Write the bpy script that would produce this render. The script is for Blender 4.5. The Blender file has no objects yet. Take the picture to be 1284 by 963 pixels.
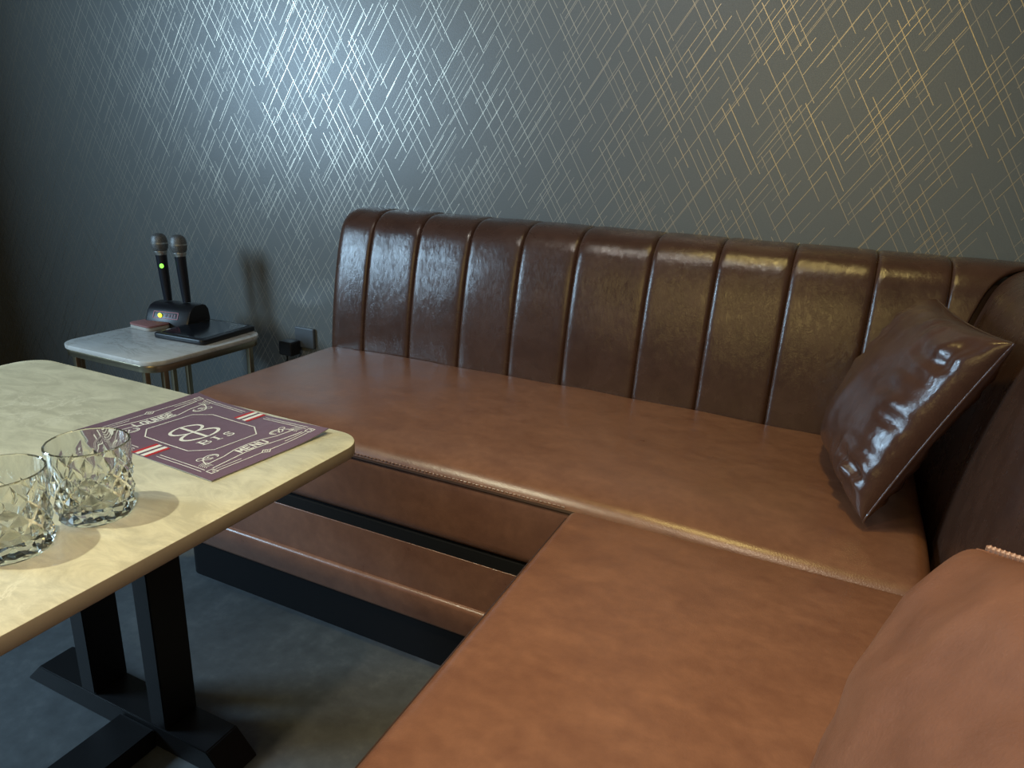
import bpy, bmesh, math, random
from mathutils import Vector, Matrix, noise
random.seed(7)
S = bpy.context.scene
COL = S.collection
W, H = 1284, 963

# ------------------------------------------------------------------ helpers
def new_obj(name, bm, mat, parent=None, smooth=True, angle=40):
    me = bpy.data.meshes.new(name)
    bmesh.ops.recalc_face_normals(bm, faces=bm.faces)
    bm.to_mesh(me); bm.free()
    if smooth:
        for p in me.polygons: p.use_smooth = True
        try: me.set_sharp_from_angle(angle=math.radians(angle))
        except Exception: pass
    o = bpy.data.objects.new(name, me)
    if mat: me.materials.append(mat)
    COL.objects.link(o)
    if parent:
        o.parent = parent
        o.matrix_parent_inverse = Matrix.Translation(-Vector(parent.location))
    return o

def thing(name, label, cat, loc=(0, 0, 0), group=None):
    o = bpy.data.objects.new(name, None); COL.objects.link(o)
    o.location = loc; o.empty_display_size = .05
    return tag(o, label, cat, group)

def tag(o, label, cat, group=None):
    o['label'] = label; o['category'] = cat
    if group: o['group'] = group
    return o

def struct(name, bm, mat, smooth=False):
    o = new_obj(name, bm, mat, None, smooth); o['kind'] = 'structure'; return o

def quad_box(bm, lo, hi):
    x0, y0, z0 = lo; x1, y1, z1 = hi
    v = [bm.verts.new(p) for p in [(x0,y0,z0),(x1,y0,z0),(x1,y1,z0),(x0,y1,z0),(x0,y0,z1),(x1,y0,z1),(x1,y1,z1),(x0,y1,z1)]]
    for f in [(0,3,2,1),(4,5,6,7),(0,1,5,4),(1,2,6,5),(2,3,7,6),(3,0,4,7)]: bm.faces.new([v[i] for i in f])

def samples(lo, hi, r, n):
    e = [lo + r*(1-math.cos(k/4*math.pi/2)) if False else lo + r*k/4 for k in range(4)]
    m = [lo + r + (hi-lo-2*r)*k/n for k in range(n+1)]
    t = [hi - r*k/4 for k in range(3, -1, -1)]
    return e + m + t

def rbox(bm, lo, hi, r=.02, n=(4, 4, 2), fn=None):
    """rounded box; fn(p) may move each point afterwards"""
    ax = [samples(lo[i], hi[i], r, n[i]) for i in range(3)]
    cache = {}
    def vert(p):
        k = tuple(round(c, 6) for c in p)
        if k in cache: return cache[k]
        q = Vector([min(max(p[i], lo[i]+r), hi[i]-r) for i in range(3)])
        d = Vector(p) - q
        if d.length > 1e-9: P = q + d.normalized()*r
        else: P = q
        if fn: P = fn(P)
        cache[k] = bm.verts.new(P); return cache[k]
    for a in range(3):
        b, c = (a+1) % 3, (a+2) % 3
        for val, flip in ((lo[a], True), (hi[a], False)):
            for i in range(len(ax[b])-1):
                for j in range(len(ax[c])-1):
                    pts = []
                    for (ii, jj) in ((i, j), (i+1, j), (i+1, j+1), (i, j+1)):
                        p = [0, 0, 0]; p[a] = val; p[b] = ax[b][ii]; p[c] = ax[c][jj]; pts.append(vert(p))
                    if flip: pts.reverse()
                    if len(set(pts)) == 4: bm.faces.new(pts)

def tube(bm, pts, r, seg=10, closed=False, caps=True):
    pts = [Vector(p) for p in pts]; rings = []; N = len(pts)
    prev = None
    for i, p in enumerate(pts):
        a = pts[(i-1) % N] if (i > 0 or closed) else p
        b = pts[(i+1) % N] if (i < N-1 or closed) else p
        t = (b-a).normalized()
        if prev is None:
            u = t.orthogonal().normalized()
        else:
            u = (prev - t*prev.dot(t)).normalized()
        prev = u
        w = t.cross(u)
        rr = r(i) if callable(r) else r
        rings.append([bm.verts.new(p + (u*math.cos(2*math.pi*k/seg) + w*math.sin(2*math.pi*k/seg))*rr) for k in range(seg)])
    M = N if closed else N-1
    for i in range(M):
        A, B = rings[i], rings[(i+1) % N]
        for k in range(seg): bm.faces.new([A[k], A[(k+1) % seg], B[(k+1) % seg], B[k]])
    if caps and not closed:
        bm.faces.new(rings[0][::-1]); bm.faces.new(rings[-1])

def lathe(bm, prof, seg=32, c=(0, 0, 0), M=None):
    rings = []
    for (r, z) in prof:
        if r < 1e-6:
            p = Vector((0, 0, z)); p = (M @ p if M else p) + Vector(c); rings.append([bm.verts.new(p)]); continue
        R = []
        for k in range(seg):
            p = Vector((r*math.cos(2*math.pi*k/seg), r*math.sin(2*math.pi*k/seg), z))
            R.append(bm.verts.new((M @ p if M else p) + Vector(c)))
        rings.append(R)
    for A, B in zip(rings, rings[1:]):
        for k in range(seg):
            k2 = (k+1) % seg
            if len(A) == 1 and len(B) == 1: continue
            if len(A) == 1: bm.faces.new([A[0], B[k2], B[k]])
            elif len(B) == 1: bm.faces.new([A[k], A[k2], B[0]])
            else: bm.faces.new([A[k], A[k2], B[k2], B[k]])

def prism(bm, outline, z0, z1, bev=0.0):
    """extrude a 2D outline, optional small chamfer on both rims"""
    n = len(outline)
    c = Vector((sum(p[0] for p in outline)/n, sum(p[1] for p in outline)/n))
    def ring(z, inset):
        out = []
        for i in range(n):
            a, b, d = Vector(outline[i-1]), Vector(outline[i]), Vector(outline[(i+1) % n])
            t = (d-a).normalized(); nn = Vector((t.y, -t.x))
            if nn.dot(b-c) < 0: nn = -nn
            p = b - nn*inset
            out.append(bm.verts.new((p.x, p.y, z)))
        return out
    if bev: R = [ring(z0, bev), ring(z0+bev*.3, bev*.3), ring(z0+bev, 0), ring(z1-bev, 0), ring(z1-bev*.3, bev*.3), ring(z1, bev)]
    else: R = [ring(z0, 0), ring(z1, 0)]
    for A, B in zip(R, R[1:]):
        for k in range(n): bm.faces.new([A[k], A[(k+1) % n], B[(k+1) % n], B[k]])
    bm.faces.new(R[0][::-1]); bm.faces.new(R[-1])

def rrect(x0, y0, x1, y1, r, k=8):
    out = []
    for (cx, cy, a0) in ((x1-r, y1-r, 0), (x0+r, y1-r, 90), (x0+r, y0+r, 180), (x1-r, y0+r, 270)):
        for i in range(k+1):
            a = math.radians(a0 + 90*i/k); out.append((cx + r*math.cos(a), cy + r*math.sin(a)))
    return out

# ------------------------------------------------------------------ materials
def mat_base(name):
    m = bpy.data.materials.new(name); m.use_nodes = True
    nt = m.node_tree; b = nt.nodes['Principled BSDF']
    return m, nt, b

class NT:
    def __init__(s, nt): s.nt = nt
    def n(s, t, **kw):
        x = s.nt.nodes.new(t)
        for k, v in kw.items(): setattr(x, k, v)
        return x
    def set(s, sock, v):
        if isinstance(v, bpy.types.NodeSocket): s.nt.links.new(v, sock)
        elif v is not None: sock.default_value = v
    def m(s, op, a, b=None, c=None, clamp=False):
        x = s.n('ShaderNodeMath', operation=op); x.use_clamp = clamp
        s.set(x.inputs[0], a); s.set(x.inputs[1], b)
        if c is not None: s.set(x.inputs[2], c)
        return x.outputs[0]
    def noise(s, vec, scale, detail=3, rough=.5, dist=0):
        x = s.n('ShaderNodeTexNoise'); s.set(x.inputs['Vector'], vec)
        x.inputs['Scale'].default_value = scale; x.inputs['Detail'].default_value = detail
        x.inputs['Roughness'].default_value = rough; x.inputs['Distortion'].default_value = dist
        return x.outputs['Fac']
    def ramp(s, fac, stops):
        x = s.n('ShaderNodeValToRGB'); s.set(x.inputs[0], fac)
        e = x.color_ramp.elements
        while len(e) < len(stops): e.new(.5)
        for el, (p, c) in zip(e, stops): el.position = p; el.color = (*c, 1) if len(c) == 3 else c
        return x.outputs[0]
    def mix(s, f, a, b):
        x = s.n('ShaderNodeMix', data_type='RGBA'); s.set(x.inputs[0], f)
        s.set(x.inputs[6], a if isinstance(a, bpy.types.NodeSocket) else (*a, 1)); s.set(x.inputs[7], b if isinstance(b, bpy.types.NodeSocket) else (*b, 1))
        return x.outputs[2]
    def bump(s, h, strength, dist, normal=None):
        x = s.n('ShaderNodeBump'); x.inputs['Strength'].default_value = strength; x.inputs['Distance'].default_value = dist
        s.set(x.inputs['Height'], h)
        if normal: s.set(x.inputs['Normal'], normal)
        return x.outputs[0]
    def coord(s): return s.n('ShaderNodeTexCoord').outputs['Object']
    def mapping(s, v, scale=(1, 1, 1), rot=(0, 0, 0)):
        x = s.n('ShaderNodeMapping'); s.set(x.inputs[0], v); x.inputs['Scale'].default_value = scale; x.inputs['Rotation'].default_value = rot
        return x.outputs[0]

def plain(name, col, rough=.5, metal=0., bumpy=0., spec=None):
    m, nt, b = mat_base(name); g = NT(nt)
    v = g.coord()
    n = g.noise(v, 60, 3)
    c2 = tuple(c*.8 for c in col)
    g.set(b.inputs['Base Color'], g.mix(n, c2, col))
    b.inputs['Roughness'].default_value = rough; b.inputs['Metallic'].default_value = metal
    if spec is not None: b.inputs['Specular IOR Level'].default_value = spec
    if bumpy: g.set(b.inputs['Normal'], g.bump(g.noise(v, 300, 2), bumpy, .001))
    return m

def emit(name, col, st):
    m, nt, b = mat_base(name)
    b.inputs['Base Color'].default_value = (*col, 1); b.inputs['Emission Color'].default_value = (*col, 1); b.inputs['Emission Strength'].default_value = st
    return m

def leather(name, dark, mid, light, rough, wrinkle, grain, scale=9, coat=0., spec=.5):
    m, nt, b = mat_base(name); g = NT(nt)
    v = g.coord()
    vm = g.mapping(v, (1, 1.8, 1), (0, 0, .6))
    n1 = g.noise(vm, scale, 6, .62, .4)
    n2 = g.noise(v, scale*4.5, 4, .6)
    f = g.m('MULTIPLY_ADD', n2, .35, g.m('MULTIPLY', n1, .65))
    g.set(b.inputs['Base Color'], g.ramp(f, [(.30, dark), (.5, mid), (.72, light)]))
    g.set(b.inputs['Roughness'], g.m('MULTIPLY_ADD', n1, .16, rough-.08))
    b.inputs['Specular IOR Level'].default_value = spec
    b.inputs['Coat Weight'].default_value = coat; b.inputs['Coat Roughness'].default_value = .12
    vo = g.n('ShaderNodeTexVoronoi'); g.set(vo.inputs['Vector'], v); vo.inputs['Scale'].default_value = 420
    nor = g.bump(vo.outputs['Distance'], grain, .0006)
    if wrinkle:
        w = g.noise(g.mapping(v, (1.6, 1.6, .8), (.3, .5, .2)), 48, 5, .7, 1.8)
        w2 = g.m('ABSOLUTE', g.m('SUBTRACT', w, .5))
        w3 = g.noise(v, 9, 2)
        nor = g.bump(g.m('MULTIPLY_ADD', w3, .9, g.m('POWER', w2, .55)), wrinkle, .004, nor)
    g.set(b.inputs['Normal'], nor)
    if coat: g.set(b.inputs['Coat Normal'], nor)
    return m

SEAT = leather('tan_leather', (.142, .060, .036), (.182, .081, .048), (.235, .108, .064), .31, .03, .22, scale=13, spec=.65)
BACK = leather('dark_glossy_leather', (.045, .021, .014), (.061, .029, .019), (.08, .039, .026), .27, .13, .05, coat=.30, spec=.4)
PILLOW = leather('dark_pillow_leather', (.055, .024, .016), (.075, .034, .022), (.095, .044, .029), .22, .13, .08, coat=.45, spec=.4)
PILLOWTAN = leather('tan_pillow_leather', (.130, .053, .028), (.165, .069, .037), (.205, .088, .047), .42, .12, .2)
PIPE = plain('dark_brown_piping', (.045, .02, .012), .4)
BLACKFAB_SHADE = plain('black_fabric_and_shade', (.008, .008, .009), .9, spec=.2)  # plinth fabric; also the painted shade of the gap under the seats
BLACKMET = plain('black_powder_coat', (.009, .009, .010), .42, 0, .15, .3)
GOLD = plain('brushed_gold', (.62, .52, .34), .3, 1.)

def wallpaper():
    m, nt, b = mat_base('diamond_wallpaper'); g = NT(nt)
    v = g.coord(); sp = g.n('ShaderNodeSeparateXYZ'); g.set(sp.inputs[0], v)
    X, Z = sp.outputs['X'], sp.outputs['Z']
    def wn(a, bb, off):
        x = g.n('ShaderNodeTexWhiteNoise', noise_dimensions='3D')
        cb = g.n('ShaderNodeCombineXYZ'); g.set(cb.inputs[0], a); g.set(cb.inputs[1], bb); cb.inputs[2].default_value = off
        g.set(x.inputs['Vector'], cb.outputs[0]); return x.outputs['Value']
    def family(ang, space, ln, prob, half, off):
        c, s = math.cos(math.radians(ang)), math.sin(math.radians(ang))
        a = g.m('DIVIDE', g.m('ADD', g.m('MULTIPLY', X, -s), g.m('MULTIPLY', Z, c)), space)
        bb = g.m('DIVIDE', g.m('ADD', g.m('MULTIPLY', X, c), g.m('MULTIPLY', Z, s)), ln)
        row = g.m('FLOOR', a)
        h1 = wn(row, 0.5, off)
        b2 = g.m('MULTIPLY_ADD', h1, 17.3, bb)
        seg = g.m('FLOOR', b2)
        present = g.m('LESS_THAN', wn(row, seg, off+3.3), prob)
        fb = g.m('SUBTRACT', b2, seg)
        end = g.m('MULTIPLY_ADD', wn(row, seg, off+5.1), .65, .45)
        inside = g.m('LESS_THAN', fb, end)
        pos = g.m('MULTIPLY_ADD', h1, .4, .3)
        line = g.m('LESS_THAN', g.m('ABSOLUTE', g.m('SUBTRACT', g.m('SUBTRACT', a, row), pos)), half/space)
        br = g.m('MULTIPLY_ADD', wn(row, seg, off+9.7), .6, .4)
        return g.m('MULTIPLY', g.m('MULTIPLY', present, inside), g.m('MULTIPLY', line, br))
    l1 = family(-59, .0178, .24, .72, .00075, 1.0)
    l2 = g.m('MAXIMUM', family(56, .0165, .21, .66, .00065, 21.0), family(56, .031, .16, .5, .00065, 47.0))
    line = g.m('MAXIMUM', l1, l2)
    weave = g.noise(g.mapping(v, (1, 1, 1)), 420, 2, .6)
    cloud = g.noise(v, 2.2, 3)
    base = g.mix(weave, (.105, .112, .108), (.15, .16, .154))
    colr = g.mix(line, base, (.54, .475, .38))
    g.set(b.inputs['Base Color'], colr)
    g.set(b.inputs['Metallic'], g.m('MULTIPLY', line, 1.0))
    g.set(b.inputs['Roughness'], g.m('MULTIPLY_ADD', line, -.03, .38))
    b.inputs['Specular IOR Level'].default_value = .55
    g.set(b.inputs['Normal'], g.bump(weave, .25, .001))
    return m
WALL = wallpaper()

def stone(name, a, b_, vein, scale, rough):
    m, nt, b = mat_base(name); g = NT(nt)
    v = g.coord()
    w = g.noise(v, scale, 8, .65, 1.2)
    n2 = g.noise(g.mapping(v, (1, 2.2, 1), (0, 0, .7)), scale*2.4, 8, .7, .8)
    col = g.mix(g.ramp(n2, [(.39, (0, 0, 0)), (.63, (1, 1, 1))]), a, b_)
    vv = g.m('ABSOLUTE', g.m('SUBTRACT', w, .5))
    vf = g.ramp(vv, [(.0, (1, 1, 1)), (.016, (0, 0, 0))])
    n3 = g.noise(v, 3.1, 2)
    col = g.mix(g.m('MULTIPLY', vf, g.ramp(n3, [(.45, (0, 0, 0)), (.6, (.75, .75, .75))])), col, vein)
    g.set(b.inputs['Base Color'], col)
    b.inputs['Roughness'].default_value = rough
    return m
TABLE = stone('beige_marble', (.53, .51, .39), (.72, .695, .54), (.86, .84, .70), 6, .28)
EDGE = plain('stone_edge', (.40, .35, .26), .5)
MARBLE = stone('white_marble', (.62, .60, .56), (.72, .70, .66), (.42, .38, .33), 3, .25)

def floor_mat():
    m, nt, b = mat_base('dark_slate_vinyl'); g = NT(nt)
    v = g.coord()
    n = g.noise(v, 5, 8, .68, .3); n2 = g.noise(v, 34, 4, .6)
    f = g.m('MULTIPLY_ADD', n2, .3, g.m('MULTIPLY', n, .7))
    g.set(b.inputs['Base Color'], g.ramp(f, [(.32, (.055, .06, .064)), (.52, (.095, .105, .11)), (.70, (.165, .175, .175))]))
    b.inputs['Roughness'].default_value = .55
    g.set(b.inputs['Normal'], g.bump(n2, .15, .002))
    return m
FLOOR = floor_mat()
DARKWALL = plain('dark_wall_paint', (.05, .055, .062), .7)
CEIL = plain('dark_ceiling_paint', (.05, .05, .05), .9)

def glass_mat():
    m, nt, b = mat_base('clear_crystal'); g = NT(nt)
    gl = g.n('ShaderNodeBsdfGlass'); gl.inputs['IOR'].default_value = 1.5; gl.inputs['Roughness'].default_value = 0.0
    gl.inputs['Color'].default_value = (.98, .985, .97, 1)
    tr = g.n('ShaderNodeBsdfTransparent'); tr.inputs['Color'].default_value = (.97, .97, .95, 1)
    mx = g.n('ShaderNodeMixShader'); mx.inputs[0].default_value = .05
    nt.links.new(gl.outputs[0], mx.inputs[1]); nt.links.new(tr.outputs[0], mx.inputs[2])
    out = nt.nodes['Material Output']; nt.links.new(mx.outputs[0], out.inputs['Surface'])
    return m
GLASS = glass_mat()

# ------------------------------------------------------------------ room
WY = 1.79          # back wall
XR = .42           # plane behind the right backrest
bm = bmesh.new(); quad_box(bm, (-3.65, WY, 0), (.60, WY+.1, 2.5)); struct('wall_back', bm, WALL)
bm = bmesh.new(); quad_box(bm, (-3.65, -2.2, -.1), (.60, WY, 0)); struct('floor', bm, FLOOR)
bm = bmesh.new(); quad_box(bm, (-3.65, -2.2, 0), (-3.5, WY, 2.5)); struct('wall_left', bm, DARKWALL)
bm = bmesh.new(); quad_box(bm, (XR+.012, -2.2, 0), (.60, WY, 2.5)); struct('wall_right', bm, DARKWALL)
bm = bmesh.new(); quad_box(bm, (-3.65, -2.2, 2.5), (.60, WY+.1, 2.6)); struct('ceiling', bm, CEIL)

# ------------------------------------------------------------------ sofa
# backrest section: distance from the wall, height
PROF = [(.203, .40), (.201, .47), (.194, .55), (.186, .61), (.177, .665), (.168, .71), (.159, .75), (.150, .78), (.139, .81), (.124, .832), (.106, .847), (.085, .856), (.06, .860), (.03, .861), (.004, .860)]
def smooth_prof(pr, n=3):
    out = []
    for i in range(len(pr)-1):
        p0 = Vector(pr[max(i-1, 0)]); p1 = Vector(pr[i]); p2 = Vector(pr[i+1]); p3 = Vector(pr[min(i+2, len(pr)-1)])
        for k in range(n):
            t = k/n
            out.append(.5*((2*p1)+(-p0+p2)*t+(2*p0-5*p1+4*p2-p3)*t*t+(-p0+3*p1-3*p2+p3)*t**3))
    out.append(Vector(pr[-1])); return out
PR = smooth_prof(PROF)
PN = []
for i in range(len(PR)):
    t = (PR[min(i+1, len(PR)-1)] - PR[max(i-1, 0)]).normalized()
    PN.append(Vector((t.y, -t.x)))   # outward: to the room / up
US = [0, .006, .014, .024, .038, .058, .09, .15, .25, .37, .5, .63, .75, .85, .91, .942, .962, .976, .986, .994, 1]

def back_panel(place, a_fn, b_fn, puff=.0075, seed=0, end0=False, end1=False):
    """one stuffed channel between the seams a_fn(d) and b_fn(d) ; place(s,d,z)->world"""
    bm = bmesh.new(); rows = []
    for i, (p, n) in enumerate(zip(PR, PN)):
        a, b = a_fn(p.x), b_fn(p.x); row = []
        for u in US:
            t = abs(2*u-1)
            h = puff*(1-t**18)
            if end0 and u < .25: h -= .016*(1-u/.25)**2.2
            w = max(b-a, 0.)
            h = h*min(1, w/.06)
            wob = noise.noise(Vector((seed*3.1 + u*1.5, p.y*6, seed)))*.0022*(1-t**4)
            q = p + n*(h + wob - puff)
            row.append(bm.verts.new(place(a + (b-a)*u, q.x, q.y)))
        rows.append(row)
    for A, B in zip(rows, rows[1:]):
        for k in range(len(US)-1):
            bm.faces.new([A[k], A[k+1], B[k+1], B[k]])
    # close the back against the frame so the channel has a body
    back = []
    for r in (rows[0], rows[-1]): back.append(r)
    def side(idx):
        a = (a_fn if idx == 0 else b_fn)
        wall = [bm.verts.new(place(a(p.x), max(p.x-.05, .001), min(p.y, .84))) for p in PR]
        for i in range(len(PR)-1):
            bm.faces.new([rows[i][idx], rows[i+1][idx], wall[i+1], wall[i]])
    side(0); side(-1)
    bmesh.ops.remove_doubles(bm, verts=bm.verts, dist=1e-6)
    return bm

sofa = thing('banquette_sofa', 'long brown leather bench sofa with channelled back along the patterned wall', 'sofa', (-.55, 1.4, 0))
LX = -1.325
pm = lambda s, d, z: Vector((s, WY-d-.002, z))
seams = [LX, -1.201, -1.047, -.889, -.738, -.588, -.401, -.248, -.090, .076, .214]
for i in range(len(seams)-1):
    a, b = seams[i], seams[i+1]
    new_obj('backrest_panel', back_panel(pm, (lambda d, a=a: a), (lambda d, b=b: b), seed=i, end0=(i == 0)), BACK, sofa, angle=60)
new_obj('backrest_panel', back_panel(pm, (lambda d: min(.214, XR-d-.003)), (lambda d: XR-d-.003), seed=20), BACK, sofa, angle=60)
# backing board behind the channels
bm = bmesh.new()
pts = [(.001, .12), (.17, .12), (.185, .40), (.165, .60), (.14, .75), (.10, .818), (.05, .832), (.001, .832)]
v0 = [bm.verts.new((LX+.006, WY-d-.002, z)) for d, z in pts]; v1 = [bm.verts.new((XR-d-.01, WY-d-.002, z)) for d, z in pts]
bm.faces.new(v0); bm.faces.new(v1[::-1])
for k in range(len(pts)): bm.faces.new([v0[k], v0[(k+1) % len(pts)], v1[(k+1) % len(pts)], v1[k]])
new_obj('backrest_frame', bm, BACK, sofa)

def seat_fn(x0, x1, y0, y1, crown, seed=0, edge=.0):
    def fn(P):
        if P.z > .40:
            u = (P.x-x0)/(x1-x0)*2-1; v = (P.y-y0)/(y1-y0)*2-1
            k = max(0, 1-abs(u)**3.0)*max(0, 1-abs(v)**3.0)
            w = noise.noise(Vector((P.x*5+seed, P.y*5, seed)))*.003 + noise.noise(Vector((P.x*16+seed, P.y*9, seed)))*.0012
            q_ = min(1, max(0, (P.x+.35)/.45)); fr = max(0, 1-(P.y-y0)/(.115+.11*q_)) if edge else 0
            P = Vector((P.x, P.y, P.z - edge*(1+.45*q_)*fr*fr + (crown*k + w*min(1, k*3))*min(1, (P.z-.40)/.04)))
        return P
    return fn
SB0, SB1 = 1.036, 1.603
bm = bmesh.new(); rbox(bm, (LX, SB0, .298), (.212, SB1, .468), .030, (60, 24, 3), seat_fn(LX, .212, SB0, SB1+.3, .010, 3, .020))
new_obj('seat_cushion', bm, SEAT, sofa, angle=80)
def edge_pipe(pts, r, par, nm='piping'):
    bm = bmesh.new(); tube(bm, pts, r, 8); return new_obj(nm, bm, PIPE, par)
edge_pipe([(LX+.03+(1.49)*k/30, SB0+.0015, .4345) for k in range(31)], .0032, sofa)
# stitches along the welt
bm = bmesh.new()
x = LX+.05
while x < -.36:
    tube(bm, [(x, SB0+.0045, .4410), (x+.005, SB0+.0045, .4410)], .0012, 6); x += .0085
o = new_obj('stitching', bm, SEAT, sofa); o['kind'] = 'stuff'
bm = bmesh.new(); rbox(bm, (LX+.012, SB0+.0065, .245), (.19, 1.58, .300), .002, (4, 2, 1)); new_obj('gap_shade_band', bm, BLACKFAB_SHADE, sofa)  # near-flush black strip, paints the shade in the gap below the cushion
bm = bmesh.new(); rbox(bm, (LX+.002, SB0+.005, .165), (.20, 1.585, .274), .002, (20, 4, 2)); new_obj('base_panel', bm, SEAT, sofa, angle=80)
bm = bmesh.new(); rbox(bm, (LX-.003, SB0-.004, .102), (.20, 1.585, .172), .011, (30, 4, 2)); new_obj('base_rail', bm, SEAT, sofa, angle=80)
bm = bmesh.new(); prism(bm, rrect(LX-.01, SB0+.012, .20, 1.58, .03), 0, .115); new_obj('plinth', bm, BLACKFAB_SHADE, sofa)

# chaise along the right wall
ch = thing('chaise_sofa', 'tan leather chaise section nearest the camera, joining the bench at a right angle', 'sofa', (-.05, .2, 0))
CY0, CY1 = -.75, 1.030
pr_ = lambda s, d, z: Vector((XR-d-.002, s, z))
ys = [1.575, 1.43, 1.288, 1.146, 1.000, .85, .70, .55, .40, .25, .10, -.05, -.20, -.35, -.50, -.65, -.75]
new_obj('backrest_panel', back_panel(pr_, (lambda d: WY-d-.003), (lambda d: min(1.575, WY-d-.003)), seed=31), BACK, ch, angle=60)
for i in range(len(ys)-1):
    a, b = ys[i], ys[i+1]
    new_obj('backrest_panel', back_panel(pr_, (lambda d, a=a: a), (lambda d, b=b: b), seed=40+i), BACK, ch, angle=60)
bm = bmesh.new()
v0 = [bm.verts.new((XR-d-.002, WY-d-.012, z)) for d, z in pts]; v1 = [bm.verts.new((XR-d-.002, CY0+.01, z)) for d, z in pts]
bm.faces.new(v0); bm.faces.new(v1[::-1])
for k in range(len(pts)): bm.faces.new([v0[k], v0[(k+1) % len(pts)], v1[(k+1) % len(pts)], v1[k]])
new_obj('backrest_frame', bm, BACK, ch)
CX0, CX1 = -.345, .228
bm = bmesh.new(); rbox(bm, (CX0, CY0, .298), (CX1, CY1, .452), .020, (26, 60, 3), seat_fn(CX0, CX1+.3, CY0, CY1, .014, 9))
new_obj('seat_cushion', bm, SEAT, ch, angle=80)
edge_pipe([(CX0+.0035, CY0+.03+(CY1-CY0-.06)*k/30, .4415) for k in range(31)], .0030, ch)
bm = bmesh.new(); rbox(bm, (CX0+.0055, CY0+.02, .245), (.205, CY1-.01, .305), .002, (2, 4, 1)); new_obj('gap_shade_band', bm, BLACKFAB_SHADE, ch)  # same painted gap shade under the chaise cushion
bm = bmesh.new(); rbox(bm, (CX0+.005, CY0+.004, .165), (.205, CY1-.008, .274), .002, (4, 20, 2)); new_obj('base_panel', bm, SEAT, ch, angle=80)
bm = bmesh.new(); rbox(bm, (CX0-.004, CY0-.003, .102), (.205, CY1-.008, .172), .011, (4, 30, 2)); new_obj('base_rail', bm, SEAT, ch, angle=80)
bm = bmesh.new(); prism(bm, rrect(CX0+.012, CY0, .205, CY1-.008, .03), 0, .115); new_obj('plinth', bm, BLACKFAB_SHADE, ch)

# ------------------------------------------------------------------ pillows
def pillow_pt(C, U, V, N, hu, hv, front, back, seed, wr=1.0):
    def f(s, t, side):
        pin = .055
        x = s*(1 - pin*(1-t*t)); y = t*(1 - pin*(1-s*s))
        e = max(0, (1-s*s))*max(0, (1-t*t))
        h = e**.35
        es, et = abs(s), abs(t)
        # pleats that run in from the seams
        ple = 0
        ple += math.sin(t*30 + 3*noise.noise(Vector((t*3, seed, s*1.2))))*max(0, (es-.45)/.55)*(1-es)**.5*1.6
        ple += math.sin(s*24 + 3*noise.noise(Vector((s*3, seed+5, t*1.2))))*max(0, (et-.45)/.55)*(1-et)**.5*1.6
        lump = noise.noise(Vector((s*1.7+seed, t*1.7, side)))*.010 + noise.noise(Vector((s*5+seed, t*5, side)))*.003
        d = (front if side > 0 else -back)*h + (side*(ple*.011*wr*(1.5 if s < 0 else .6)*(.4+noise.noise(Vector((s*2, t*2, seed+9)))) + lump)*min(1, e*6))
        return C + U*(x*hu) + V*(y*hv) + N*d
    return f

def make_pillow(name, label, C, U, V, hu, hv, front, back, mat, seed, n=56, wr=1.0, group=None):
    U = U.normalized(); V = (V - U*V.dot(U)).normalized(); N = U.cross(V)
    if N.x > 0: N = -N
    f = pillow_pt(C, U, V, N, hu, hv, front, back, seed, wr)
    root = thing(name, label, 'pillow', C, group)
    bm = bmesh.new()
    for side in (1, -1):
        g = [[bm.verts.new(f(math.sin(math.pi/2*(2*i/n-1)), math.sin(math.pi/2*(2*j/n-1)), side)) for j in range(n+1)] for i in range(n+1)]
        for i in range(n):
            for j in range(n): bm.faces.new([g[i][j], g[i+1][j], g[i+1][j+1], g[i][j+1]])
    bmesh.ops.remove_doubles(bm, verts=bm.verts, dist=2e-5)
    new_obj('cover', bm, mat, root, angle=85)
    edge = []
    K = 40
    for k in range(K): edge.append(f(-1+2*k/K, -1, 1))
    for k in range(K): edge.append(f(1, -1+2*k/K, 1))
    for k in range(K): edge.append(f(1-2*k/K, 1, 1))
    for k in range(K): edge.append(f(-1, 1-2*k/K, 1))
    bm = bmesh.new(); tube(bm, edge, .0022, 8, closed=True); new_obj('seam', bm, mat, root)
    return root, f, edge

P1 = Vector((.106, 1.210, .496)); P4 = Vector((.246, 1.172, .784)); P3 = Vector((.186, 1.510, .784))
Cc = (P1 + P3)/2
make_pillow('throw_pillow', 'glossy dark brown leather pillow tucked in the corner where the two backrests meet', Cc, P3-P4, P4-P1, .185, .172, .088, .034, PILLOW, 2.0)

A = Vector((.1265, .546, .765)); Up = Vector((.30, -.86, .42)).normalized(); Vp = Vector((.33, .38, .86)); Vp = (Vp - Up*Vp.dot(Up)).normalized()
sz = .34
Cp = A + Up*sz/2 - Vp*sz/2
p2, f2, e2 = make_pillow('throw_pillow', 'tan brown leather pillow with a zip edge, cut off at the photo edge', Cp, Up, Vp, sz/2, sz/2, .075, .045, PILLOWTAN, 5.0, wr=.16)
bm = bmesh.new()
K = 60
for k in range(2, K-2):
    t = -1 + 2*k/K
    c = f2(t, 1, 1) + Vp*.004; bmesh.ops.create_icosphere(bm, subdivisions=1, radius=.0031, matrix=Matrix.Translation(c))
o = new_obj('zip_teeth', bm, plain('zip_brass_brown', (.30, .16, .10), .4), p2)

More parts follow.
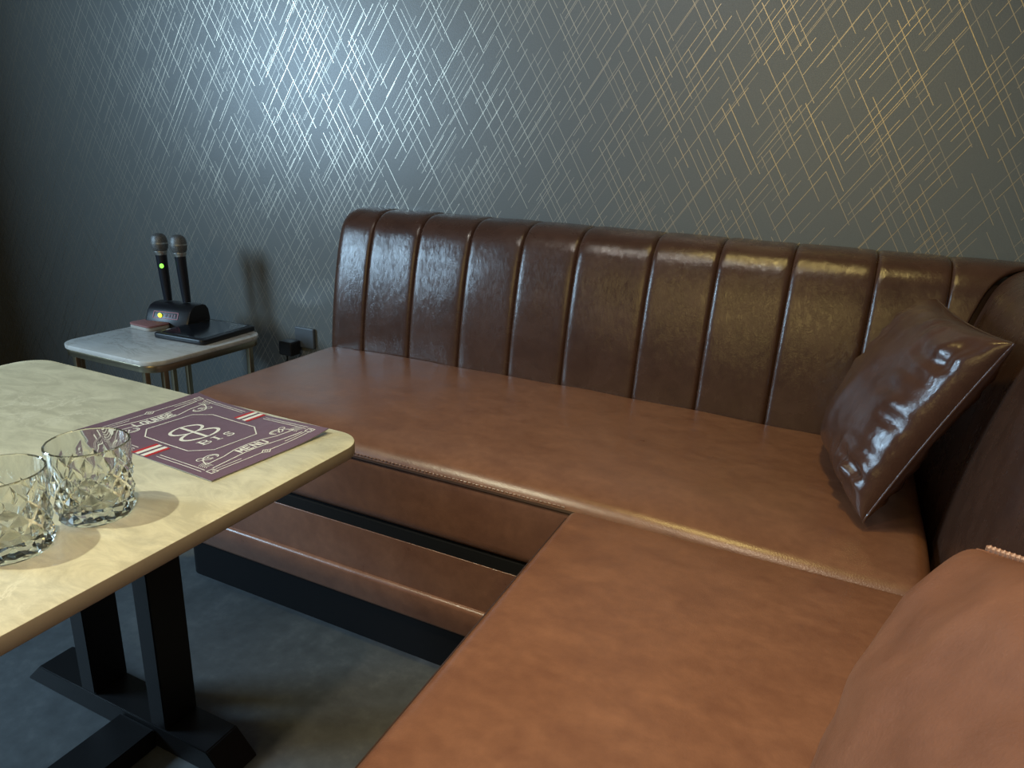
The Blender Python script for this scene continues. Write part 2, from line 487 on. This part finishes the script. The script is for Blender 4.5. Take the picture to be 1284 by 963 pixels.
# ------------------------------------------------------------------ main table
TZ = .60
tb = thing('dining_table', 'stone topped table with rounded corners on black crossed metal base', 'table', (-1.01, .23, 0))
bm = bmesh.new(); prism(bm, rrect(-1.405, -.36, -.607, .812, .05, 10), TZ-.020, TZ, .0018)
top = new_obj('tabletop', bm, TABLE, tb, angle=35)
top.data.materials.append(EDGE)
for p in top.data.polygons:
    if abs(p.normal.z) < .5: p.material_index = 1
def bar(lo, hi, nm, slope=None):
    bm = bmesh.new(); quad_box(bm, lo, hi)
    if slope:
        for v in bm.verts:
            if v.co.z > lo[2]+1e-4:
                if slope == 'x': v.co.x += .045 if v.co.x < (lo[0]+hi[0])/2 else -.045
                else: v.co.y += .045 if v.co.y < (lo[1]+hi[1])/2 else -.045
    bmesh.ops.bevel(bm, geom=list(bm.edges), offset=.002, segments=2, affect='EDGES')
    return new_obj(nm, bm, BLACKMET, tb, angle=30)
for yc in (.668, -.21):
    bar((-1.305, yc-.034, 0), (-.775, yc+.034, .045), 'foot_bar', 'x')
    for xc in (-1.118, -.934):
        bar((xc-.019, yc-.033, .0455), (xc+.019, yc+.033, TZ-.045), 'column')
    bar((-1.30, yc-.03, TZ-.0455), (-.72, yc+.03, TZ-.0205), 'top_rail')
bar((-1.028, -.175, 0), (-.943, .633, .038), 'stretcher')

# ------------------------------------------------------------------ menu leaflet
mB = Vector((-.687, .585)); mR = Vector((-.662, .792))
eu = Vector((.095, .9955)).normalized(); ev = Vector((-.998, .058)).normalized()
MW, MH = .2095, .297
def menu_pt(u, v, off=0.):
    """u,v in millimetres on the sheet"""
    U, V = u/1000, v/1000
    z = .0022 + .006*max(0, (V-.24)/.06)**1.5*(.35+.65*max(0, U-.05)/.16) + .007*max(0, (U-.13)/.08)**2*max(0, 1-V/.12)**1.3 + .0012*math.sin(V*30)*.4
    p = mB + eu*U + ev*V
    return Vector((p.x, p.y, TZ + z + off))
MENUP = plain('purple_print_paper', (.175, .105, .15), .36)
WHITEP = plain('white_print', (.85, .83, .78), .5)
REDP = plain('red_print', (.52, .03, .035), .5)
PAPER = plain('paper_edge', (.6, .58, .52), .7)
mn = thing('menu_leaflet', 'purple printed menu leaflet lying near the rounded corner of the stone tabletop', 'menu', (mB.x, mB.y, TZ))
def sheet(off, mat, nm, th):
    bm = bmesh.new(); nu, nv = 24, 34
    g = []
    for lay in (0, 1):
        g.append([[bm.verts.new(menu_pt(MW*1000*i/nu, MH*1000*j/nv, off - lay*th)) for j in range(nv+1)] for i in range(nu+1)])
    for i in range(nu):
        for j in range(nv):
            for lay in (0, 1):
                q = g[lay]; f = [q[i][j], q[i+1][j], q[i+1][j+1], q[i][j+1]]
                bm.faces.new(f if lay == 0 else f[::-1])
    for i in range(nu):
        for j in (0, nv): bm.faces.new([g[0][i][j], g[0][i+1][j], g[1][i+1][j], g[1][i][j]])
    for j in range(nv):
        for i in (0, nu): bm.faces.new([g[0][i][j], g[0][i][j+1], g[1][i][j+1], g[1][i][j]])
    return new_obj(nm, bm, mat, mn, angle=50)
sheet(0, MENUP, 'cover_sheet', .0004)
sheet(-.0008, PAPER, 'inner_sheet', .0005)

def resample(pts, step=4.0):
    out = []
    for a, b in zip(pts, pts[1:]):
        a, b = Vector(a), Vector(b); n = max(1, int((b-a).length/step))
        for k in range(n): out.append(a + (b-a)*k/n)
    out.append(Vector(pts[-1])); return out
def strip(bm, pts, w, closed=False, off=.0003):
    if closed: pts = list(pts) + [pts[0]]
    P = resample(pts); n = len(P); L = []
    for i, p in enumerate(P):
        if closed and i in (0, n-1): a, b = P[-2], P[1]
        else: a, b = P[max(i-1, 0)], P[min(i+1, n-1)]
        t = (b-a).normalized(); nn = Vector((-t.y, t.x))
        # widen at corners so the width stays even
        L.append((bm.verts.new(menu_pt(*(p+nn*w/2), off)), bm.verts.new(menu_pt(*(p-nn*w/2), off))))
    for (a, b), (c, d) in zip(L, L[1:]): bm.faces.new([a, b, d, c])
def line(bm, pts, w, closed=False):
    """polyline as separate straight strokes, so corners stay sharp"""
    if closed: pts = list(pts) + [pts[0]]
    for a, b in zip(pts, pts[1:]):
        a, b = Vector(a), Vector(b); d = (b-a).normalized()*w*.35
        strip(bm, [a-d, b+d], w)
def rect(bm, x0, y0, x1, y1, off=.0003):
    strip(bm, [(x0, (y0+y1)/2), (x1, (y0+y1)/2)], abs(y1-y0), off=off)
def arc(cx, cy, rx, ry, a0, a1, n=28): return [(cx+rx*math.cos(math.radians(a0+(a1-a0)*k/n)), cy+ry*math.sin(math.radians(a0+(a1-a0)*k/n))) for k in range(n+1)]
def letter(bm, ch_, x, y, w, h, s):
    """block capitals, stroke s; x,y = lower-left"""
    L = lambda *p: line(bm, [(x+a*w, y+b*h) for a, b in p], s)
    if ch_ == 'M': L((0, 0), (0, 1)); L((1, 0), (1, 1)); L((0, 1), (.5, .35), (1, 1))
    elif ch_ == 'E': L((0, 0), (0, 1)); L((0, 1), (1, 1)); L((0, .5), (.8, .5)); L((0, 0), (1, 0))
    elif ch_ == 'N': L((0, 0), (0, 1)); L((1, 0), (1, 1)); L((0, 1), (1, 0))
    elif ch_ == 'U': L((0, 1), (0, .12), (.2, 0), (.8, 0), (1, .12), (1, 1))
    elif ch_ == 'L': L((0, 1), (0, 0), (1, 0))
    elif ch_ == 'O': L((.2, 0), (.8, 0), (1, .15), (1, .85), (.8, 1), (.2, 1), (0, .85), (0, .15), (.2, 0))
    elif ch_ == 'G': L((1, .8), (.8, 1), (.2, 1), (0, .85), (0, .15), (.2, 0), (.8, 0), (1, .15), (1, .5), (.55, .5))
def ribbon_text(bm, word, x0, x1, ybase, h, sag):
    n = len(word); cw = (x1-x0)/n
    for i, c in enumerate(word):
        xc = x0 + cw*(i+.5); k = (xc-(x0+x1)/2)/((x1-x0)/2)
        letter(bm, c, xc-cw*.33, ybase - sag*k*k, cw*.66, h, 2.7)

# frame and scrollwork
bm = bmesh.new()
line(bm, [(68, 80), (142, 80), (161, 106), (161, 200), (142, 224), (64, 224), (45, 200), (45, 106)], 1.8, closed=True)
for y in (0, 1):
    f = (lambda v: v) if y == 0 else (lambda v: 297-v)
    strip(bm, [(26, f(30)), (55, f(34)), (84, f(38)), (106, f(39)), (126, f(37)), (155, f(33)), (184, f(29))], 1.8)
    strip(bm, [(29, f(46)), (60, f(50)), (82, f(57)), (106, f(59)), (130, f(57)), (152, f(50)), (184, f(46))], 1.8)
    line(bm, [(26, f(19)), (98, f(19))], 1.4); line(bm, [(114, f(19)), (186, f(19))], 1.4)
    line(bm, [(27, f(25)), (68, f(25))], 1.2); line(bm, [(146, f(25)), (186, f(25))], 1.2)
    line(bm, [(98, f(19)), (106, f(25)), (114, f(19)), (106, f(13))], 1.4, closed=True)
    line(bm, [(103, f(19)), (106, f(21.5)), (109, f(19)), (106, f(16.5))], 1.2, closed=True)
    for cx in (19, 193):
        line(bm, [(cx-5, f(17)), (cx+5, f(17)), (cx+5, f(28)), (cx-5, f(28))], 1.4, closed=True)
        line(bm, [(cx-2, f(20)), (cx+2, f(20)), (cx+2, f(25))], 1.2)
    for m in (0, 1):
        g = (lambda u: u) if m == 0 else (lambda u: 212-u)
        pts_ = [(g(28+k*1.2), f(46+16*math.sin(k/16*math.pi*.9)+k*.3)) for k in range(17)]
        strip(bm, pts_, 1.7)
        strip(bm, [(g(a), f(b)) for a, b in arc(48, 62, 11, 7, -60, 250, 20)], 1.9)
        strip(bm, [(g(a), f(b)) for a, b in arc(50, 62, 6.5, 3.8, -40, 260, 16)], 1.3)
        for k in range(5):
            strip(bm, [(g(a), f(b)) for a, b in arc(27, 36+k*3.2, 6+k*.4, 3.5, 20, 180, 10)], .9)
        strip(bm, [(g(a), f(b)) for a, b in arc(34, 66, 5, 4, 0, 300, 12)], 1.4)
for x_ in (10, 15.5):
    line(bm, [(x_, 33), (x_, 124)], 1.3); line(bm, [(x_, 172), (x_, 264)], 1.3)
    line(bm, [(209-x_+1, 33), (209-x_+1, 124)], 1.3); line(bm, [(209-x_+1, 172), (209-x_+1, 264)], 1.3)
new_obj('printed_frame', bm, WHITEP, mn, smooth=False)
# emblem: two stacked ovals crossed by an upright bar
bm = bmesh.new()
def oval(cx, cy, rx, ry, w0, w1):
    out = []; n = 44
    ring = []
    for k in range(n):
        a = 2*math.pi*k/n
        w = w0 + (w1-w0)*abs(math.cos(a))
        c, s = math.cos(a), math.sin(a)
        ring.append((bm.verts.new(menu_pt(cx+rx*c, cy+ry*s, .0003)), bm.verts.new(menu_pt(cx+(rx-w)*c, cy+(ry-w)*s, .0003))))
    for k in range(n):
        a, b = ring[k], ring[(k+1) % n]; bm.faces.new([a[0], b[0], b[1], a[1]])
oval(95, 175.5, 28, 16.5, 2.2, 5.2)
oval(96, 146, 33, 16.5, 2.2, 5.6)
rect(bm, 93.5, 131, 98.5, 191)
new_obj('emblem', bm, WHITEP, mn, smooth=False)
# serif letters B I S
bm = bmesh.new()
b0 = 106; hh = 16
rect(bm, 72, b0, 75.6, b0+hh)
for (cy, rx, ry) in ((b0+hh*.74, 9, hh*.26), (b0+hh*.26, 10.5, hh*.26)):
    strip(bm, [(75, cy+ry-.7)] + arc(78, cy, rx-2.2, ry-.7, 90, -90, 14) + [(75, cy-ry+.7)], 1.9)
for yy in (b0+.6, b0+hh-.6): rect(bm, 69.5, yy-.6, 77, yy+.6)
rect(bm, 97.2, b0, 101, b0+hh)
for yy in (b0+.6, b0+hh-.6): rect(bm, 94, yy-.7, 104.2, yy+.7)
strip(bm, arc(120.5, b0+hh*.74, 4.8, hh*.25-.6, 25, 270, 16) + arc(120.5, b0+hh*.26, 5.4, hh*.25-.6, 90, -155, 16), 2.3)
rect(bm, 125, b0+hh*.70, 126.4, b0+hh); rect(bm, 114, b0, 115.4, b0+hh*.32)
new_obj('title_lettering', bm, WHITEP, mn, smooth=False)
bm = bmesh.new(); ribbon_text(bm, 'MENU', 80, 132, 42, 13, 2.0); new_obj('menu_lettering', bm, WHITEP, mn, smooth=False)
bm = bmesh.new(); ribbon_text(bm, 'LOUNGE', 60, 128, 242, 12, -2.0); new_obj('lounge_lettering', bm, WHITEP, mn, smooth=False)
# red and white ribbon stripes at both sides
for (x0, x1) in ((1, 38), (171, 208)):
    for (y0, y1, m, nm) in ((133, 139, REDP, 'red_stripe'), (139, 146, WHITEP, 'white_stripe'), (151, 158, WHITEP, 'white_stripe'), (158, 164, REDP, 'red_stripe')):
        bm = bmesh.new(); rect(bm, x0, y0, x1, y1, .00035); new_obj(nm, bm, m, mn, smooth=False)

# ------------------------------------------------------------------ cut glass tumblers
def tumbler(name, label, c, rot):
    root = thing(name, label, 'glass', c, 'cut crystal tumblers on the table')
    bm = bmesh.new()
    R = .0440; n = 24; hn = n
    def P(k, r, z): a = 2*math.pi*k/n + rot; return Vector((r*math.cos(a), r*math.sin(a), z)) + Vector(c)
    rows = 5; z0, dz = .006, .0115; dep = .0040
    node = [[None]*n for _ in range(rows+1)]
    for i in range(rows+1):
        for k in range(n):
            apex = (k+i) % 2 == 1
            rr = R*(.95+.05*i/rows) - (0 if apex else dep)
            node[i][k] = bm.verts.new(P(k, rr, z0+dz*i))
    # diamonds: every apex carries a fan of facets down to the grooves
    for i in range(rows):
        for k in range(n):
            k2 = (k+1) % n
            a, b_, c_, d_ = node[i][k], node[i][k2], node[i+1][k2], node[i+1][k]
            kc = k+.5
            mid = bm.verts.new(P(kc, R*(.95+.05*(i+.5)/rows) - dep*1.05, z0+dz*(i+.5)))
            for p, q in ((a, b_), (b_, c_), (c_, d_), (d_, a)): bm.faces.new([p, q, mid])
    base = [bm.verts.new(P(k, R*.86, .0)) for k in range(n)]
    for k in range(n): bm.faces.new([base[k], base[(k+1) % n], node[0][(k+1) % n], node[0][k]])
    # tall pointed cuts that fade into the plain lip
    tip = [bm.verts.new(P(k, R, z0+dz*rows + (.016 if (k+rows) % 2 == 1 else .007))) for k in range(n)]
    for k in range(n): bm.faces.new([node[rows][k], node[rows][(k+1) % n], tip[(k+1) % n], tip[k]])
    lip = [bm.verts.new(P(k, R, .0885)) for k in range(n)]
    for k in range(n): bm.faces.new([tip[k], tip[(k+1) % n], lip[(k+1) % n], lip[k]])
    V = [base, lip]
    # rim and smooth inside
    inner = [(R-.0012, .0898), (R-.0026, .0885), (R-.0034, .07), (R-.0045, .03), (R-.007, .020), (R-.016, .016), (0, .015)]
    prev = V[-1]
    for (r, z) in inner:
        if r == 0:
            ctr = bm.verts.new(Vector((0, 0, z)) + Vector(c))
            for k in range(n): bm.faces.new([prev[k], prev[(k+1) % n], ctr])
        else:
            cur = [bm.verts.new(Vector((r*math.cos(2*math.pi*k/n+rot), r*math.sin(2*math.pi*k/n+rot), z)) + Vector(c)) for k in range(n)]
            for k in range(n): bm.faces.new([prev[k], prev[(k+1) % n], cur[(k+1) % n], cur[k]])
            prev = cur
    # star cut base
    ctr = bm.verts.new(Vector((0, 0, .0045)) + Vector(c))
    for k in range(n): bm.faces.new([V[0][(k+1) % n], V[0][k], ctr])
    new_obj('cut_glass_body', bm, GLASS, root, angle=16)
    return root
tumbler('crystal_tumbler', 'cut crystal tumbler standing next to the purple menu, right of the other tumbler', (-.738, .464, TZ+.0005), .1)
tumbler('crystal_tumbler', 'cut crystal tumbler cut off by the left edge of the photo', (-.743, .370, TZ+.0005), .35)

# ------------------------------------------------------------------ side table and what stands on it
SZ = .45
SX0, SX1, SY0, SY1 = -2.015, -1.615, 1.218, 1.64
st = thing('side_table', 'small white marble side table with gold frame in the dark corner by the wall', 'table', ((SX0+SX1)/2, (SY0+SY1)/2, 0))
bm = bmesh.new(); prism(bm, rrect(SX0, SY0, SX1, SY1, .06, 10), SZ-.014, SZ, .003); new_obj('marble_top', bm, MARBLE, st, angle=35)
bm = bmesh.new(); prism(bm, rrect(SX0+.004, SY0+.004, SX1-.004, SY1-.004, .057, 10), SZ-.034, SZ-.0142, .002); new_obj('gold_rim', bm, GOLD, st, angle=35)
for (x_, y_, dx, dy) in ((SX0, SY0, 1, 1), (SX1, SY0, -1, 1), (SX1, SY1, -1, -1), (SX0, SY1, 1, -1)):
    for (a, b) in ((.022, .055), (.055, .022)):
        bm = bmesh.new(); cx, cy = x_+dx*a, y_+dy*b
        rbox(bm, (cx-.008, cy-.008, 0), (cx+.008, cy+.008, SZ-.0342), .003, (1, 1, 1)); new_obj('leg', bm, GOLD, st)
bm = bmesh.new(); ol = rrect(SX0+.03, SY0+.03, SX1-.03, SY1-.03, .04, 8); tube(bm, [(x_, y_, .02) for x_, y_ in ol], .007, 8, closed=True); new_obj('floor_ring', bm, GOLD, st)

# microphone charger
PLAST = plain('black_plastic', (.012, .012, .015), .38, 0, .1)
dock = thing('microphone_charger', 'black twin microphone charging dock with a lit front label on the side table', 'charger', (-1.93, 1.575, SZ))
yaw = math.radians(12)
ax = Vector((math.cos(yaw), math.sin(yaw), 0)); ay = Vector((-math.sin(yaw), math.cos(yaw), 0))
DC = Vector((-1.93, 1.575, SZ+.0005))
def dk(x, y, z): return DC + ax*x + ay*y + Vector((0, 0, z))
sec = [(-.062, 0), (-.060, .016), (-.044, .050), (-.030, .064), (-.012, .070), (.022, .070), (.040, .064), (.052, .050), (.058, .02), (.058, 0)]
bm = bmesh.new()
hw = .078
cols = []
for x_, ins in ((-hw, .006), (-hw+.006, 0), (hw-.006, 0), (hw, .006)):
    cols.append([bm.verts.new(dk(x_, y*(1-ins*8), z*(1-ins*6))) for y, z in sec])
for A_, B_ in zip(cols, cols[1:]):
    for k in range(len(sec)): bm.faces.new([A_[k], A_[(k+1) % len(sec)], B_[(k+1) % len(sec)], B_[k]])
bm.faces.new(cols[0]); bm.faces.new(cols[-1][::-1])
new_obj('housing', bm, PLAST, dock, angle=30)
# front label: reddish frame, dark field, small lamp
def front_rect(bm, x0, x1, s0, s1, off):
    a, b = Vector((-.060, .016)), Vector((-.044, .050)); d = b-a; n = Vector((-d.y, d.x)).normalized()
    if n.x > 0: n = -n
    def P(x_, s): q = a + d*s + n*off; return dk(x_, q.x, q.y)
    bm.faces.new([bm.verts.new(P(x0, s0)), bm.verts.new(P(x1, s0)), bm.verts.new(P(x1, s1)), bm.verts.new(P(x0, s1))])
    return P
bm = bmesh.new()
for r in ((-.052, .040, .30, .36), (-.052, .040, .86, .92), (-.052, -.049, .30, .92), (.037, .040, .30, .92)): front_rect(bm, *r, .0012)
new_obj('label_frame', bm, plain('red_label', (.42, .09, .10), .5), dock, smooth=False)
bm = bmesh.new()
for x_ in (-.008, .004, .014, .024): front_rect(bm, x_, x_+.007, .46, .74, .0012)
new_obj('label_marks', bm, plain('dim_red_print', (.16, .05, .06), .5), dock, smooth=False)
bm = bmesh.new(); bmesh.ops.create_uvsphere(bm, u_segments=12, v_segments=8, radius=.0085, matrix=Matrix.Translation(dk(-.026, -.0525, .0355)) @ Matrix.Diagonal((1, .5, .9, 1)))
new_obj('indicator_lamp', bm, emit('lime_lamp', (.75, .85, .06), 1.6), dock)
MICBODY = plain('navy_black_mic', (.012, .014, .022), .35)
def grille():
    m, nt, b = mat_base('steel_mesh'); g = NT(nt); v = g.coord()
    w = g.n('ShaderNodeTexVoronoi'); g.set(w.inputs['Vector'], v); w.inputs['Scale'].default_value = 520
    g.set(b.inputs['Base Color'], g.ramp(w.outputs['Distance'], [(.1, (.33, .33, .32)), (.6, (.12, .12, .12))]))
    b.inputs['Metallic'].default_value = .6; b.inputs['Roughness'].default_value = .5
    g.set(b.inputs['Normal'], g.bump(w.outputs['Distance'], .4, .001)); return m
GRILLE = grille(); SILVER = plain('silver_band', (.55, .55, .52), .3, .8)
def mic(label, base, tilt, light):
    root = thing('microphone', label, 'microphone', base, 'wireless microphones in the charger')
    M = Matrix.Rotation(tilt, 3, 'Y')
    k = .92
    L = lambda nm, prof, mat: new_obj(nm, (lambda b: (lathe(b, [(r*k, z*k) for r, z in prof], 28, base, M), b)[1])(bmesh.new()), mat, root, angle=50)
    L('handle', [(0, -.022), (.0135, -.02), (.0145, 0), (.0165, .06), (.018, .125), (.0185, .14), (0, .14)], MICBODY)
    L('collar', [(0, .1402), (.019, .1402), (.0225, .150), (.022, .154), (0, .154)], SILVER)
    L('grille', [(.0, .1542), (.0215, .1542), (.0262, .164), (.0275, .175), (.0275, .184), (.0262, .195), (.023, .205), (.016, .212), (.007, .2145), (0, .215)], GRILLE)
    L('band', [(.0272, .1775), (.0288, .178), (.0288, .183), (.0272, .1835), (.0272, .1775)], SILVER)
    if light:
        bm = bmesh.new()
        d = Vector((.62, -.78, 0)).normalized()
        c = Vector(base) + M @ Vector((0, 0, .104*k)) + d*.0152
        Q = d.to_track_quat('Z', 'Y').to_matrix().to_4x4()
        bmesh.ops.create_uvsphere(bm, u_segments=12, v_segments=8, radius=.008, matrix=Matrix.Translation(c) @ Q @ Matrix.Diagonal((.8, 1.0, .35, 1)))
        new_obj('power_lamp', bm, emit('green_lamp', (.25, .9, .08), 1.6), root)
    return root
mic('left handheld microphone with a lit green lamp, upright in the dock', dk(-.036, .004, .0705+.0215), math.radians(-4), True)
mic('right handheld microphone, its handle unlit, upright in the dock', dk(.034, .004, .0705+.0215), math.radians(-4), False)

# tablet
tabl = thing('tablet', 'black tablet in a thick case lying face up on the side table', 'tablet', (-1.76, 1.53, SZ))
TC = Vector((-1.755, 1.528, SZ+.0005)); ty = math.radians(4)
def place_local(o, c, rz):
    for v in o.data.vertices:
        x_, y_, z_ = v.co
        v.co = Vector((c.x + x_*math.cos(rz) - y_*math.sin(rz), c.y + x_*math.sin(rz) + y_*math.cos(rz), c.z + z_))
bm = bmesh.new(); prism(bm, rrect(-.098, -.115, .098, .115, .016, 6), 0, .016, .004); o = new_obj('case', bm, PLAST, tabl, angle=30); place_local(o, TC, ty)
bm = bmesh.new(); prism(bm, rrect(-.082, -.096, .080, .098, .006, 4), .0162, .0168); o = new_obj('screen', bm, plain('dark_screen', (.008, .010, .014), .15), tabl, angle=30); place_local(o, TC, ty)
bm = bmesh.new(); prism(bm, rrect(-.0888, -.070, -.0838, -.056, .002, 4), .0162, .0172); o = new_obj('button', bm, plain('white_mark', (.75, .75, .72), .5), tabl, angle=30); place_local(o, TC, ty)

# pink pad
pad = thing('coaster_stack', 'small stack of pale coasters with a dusty pink top beside the charger', 'coasters', (-1.965, 1.49, SZ))
for k, (r, mt_) in enumerate((((.052, .050), plain('pale_card', (.5, .47, .42), .7)), ((.053, .051), plain('dusty_pink_card', (.36, .16, .15), .7)))):
    bm = bmesh.new(); prism(bm, rrect(-r[0], -r[1]*.8, r[0], r[1]*.8, .018, 8), .0005+k*.011, .0005+k*.011+(.0108 if k == 0 else .006), .002)
    o = new_obj('coaster_layer' if k == 0 else 'pink_cover', bm, mt_, pad, angle=30); place_local(o, Vector((-1.955, 1.487, SZ)), math.radians(-4))

# socket with a plug-in adapter on the wall beside the bench
sk = thing('wall_socket', 'grey wall socket with a black plug adapter beside the bench end', 'socket', (-1.58, WY, .39))
bm = bmesh.new(); rbox(bm, (-1.625, WY-.012, .375), (-1.545, WY-.0005, .445), .004, (1, 1, 1)); new_obj('faceplate', bm, plain('grey_plate', (.10, .115, .13), .4), sk)
bm = bmesh.new(); rbox(bm, (-1.655, WY-.06, .352), (-1.600, WY-.0125, .400), .005, (1, 1, 1)); new_obj('plug_adapter', bm, PLAST, sk)
bm = bmesh.new(); tube(bm, [(-1.64, WY-.035, .352), (-1.645, WY-.035, .30), (-1.66, WY-.04, .20), (-1.70, WY-.03, .10), (-1.76, WY-.03, .02)], .003, 8); new_obj('cable', bm, PLAST, sk)

# ------------------------------------------------------------------ camera
f_px = 873.93
Rr_ = [(.903, .171, -.393), (.426, -.260, .866), (.045, -.950, -.308)]
vx = (-1365.457-642, 102.573-481.5); vy = (1072.017-642, 218.940-481.5)
Xw = -Vector((vx[0], vx[1], f_px)).normalized(); Yw = Vector((vy[0], vy[1], f_px)); Yw = (Yw - Xw*Xw.dot(Yw)).normalized(); Zw = Xw.cross(Yw)
right = Vector((Xw.x, Yw.x, Zw.x)); down = Vector((Xw.y, Yw.y, Zw.y)); fwd = Vector((Xw.z, Yw.z, Zw.z))
cam = bpy.data.cameras.new('camera'); co = bpy.data.objects.new('camera', cam); COL.objects.link(co)
M = Matrix((right, -down, -fwd)).transposed().to_4x4(); M.translation = Vector((0, 0, 1.018)); co.matrix_world = M
cam.sensor_width = 36; cam.sensor_fit = 'HORIZONTAL'; cam.lens = f_px/W*36; cam.clip_start = .02
S.camera = co

# ------------------------------------------------------------------ light
def spot(nm, loc, aim, watt, col, size, blend=.6, radius=.04):
    l = bpy.data.lights.new(nm, 'SPOT'); l.energy = watt; l.color = col; l.spot_size = math.radians(size); l.spot_blend = blend; l.shadow_soft_size = radius
    o = bpy.data.objects.new(nm, l); COL.objects.link(o); o.location = loc
    o.rotation_euler = (Vector(aim)-Vector(loc)).to_track_quat('-Z', 'Y').to_euler(); return o
def area(nm, loc, aim, watt, col, sx, sy, spread=180):
    l = bpy.data.lights.new(nm, 'AREA'); l.energy = watt; l.color = col; l.shape = 'RECTANGLE'; l.size = sx; l.size_y = sy; l.spread = math.radians(spread)
    o = bpy.data.objects.new(nm, l); COL.objects.link(o); o.location = loc
    o.rotation_euler = (Vector(aim)-Vector(loc)).to_track_quat('-Z', 'Y').to_euler(); return o
spot('downlight_or_fill', (-1.34, -.08, 2.44), (-.95, .28, .6), 98, (.98, .94, .66), 70, .8, .03)
spot('downlight_or_fill', (-.12, .05, 2.44), (.0, .12, .45), 100, (1, .79, .56), 64, .9, .05)
spot('downlight_or_fill', (-.22, .95, 2.44), (.16, 1.10, .45), 46, (1, .77, .26), 75, .9, .10)
spot('downlight_or_fill', (-.75, .35, 2.44), (-.85, 1.79, 1.35), 44, (1, .95, .86), 80, 1., .05)  # added wall washer without a known fitting, brightens the back wall
area('doorway_lamp', (-.30, -2.15, 1.85), (-.30, 1.0, 1.4), 17, (1, .73, .25), 1.6, 1.0)
area('television_glow', (-3.45, -.60, 1.55), (0, -.60, 1.55), 100, (.50, .76, 1.0), .88, .85, 170)
w = bpy.data.worlds.new('world'); S.world = w; w.use_nodes = True
w.node_tree.nodes['Background'].inputs[0].default_value = (.55, .7, 1, 1); w.node_tree.nodes['Background'].inputs[1].default_value = .06
S.view_settings.view_transform = 'Standard'; S.view_settings.look = 'None'; S.view_settings.gamma = 1; S.view_settings.exposure = .1
S.view_settings.use_curve_mapping = False
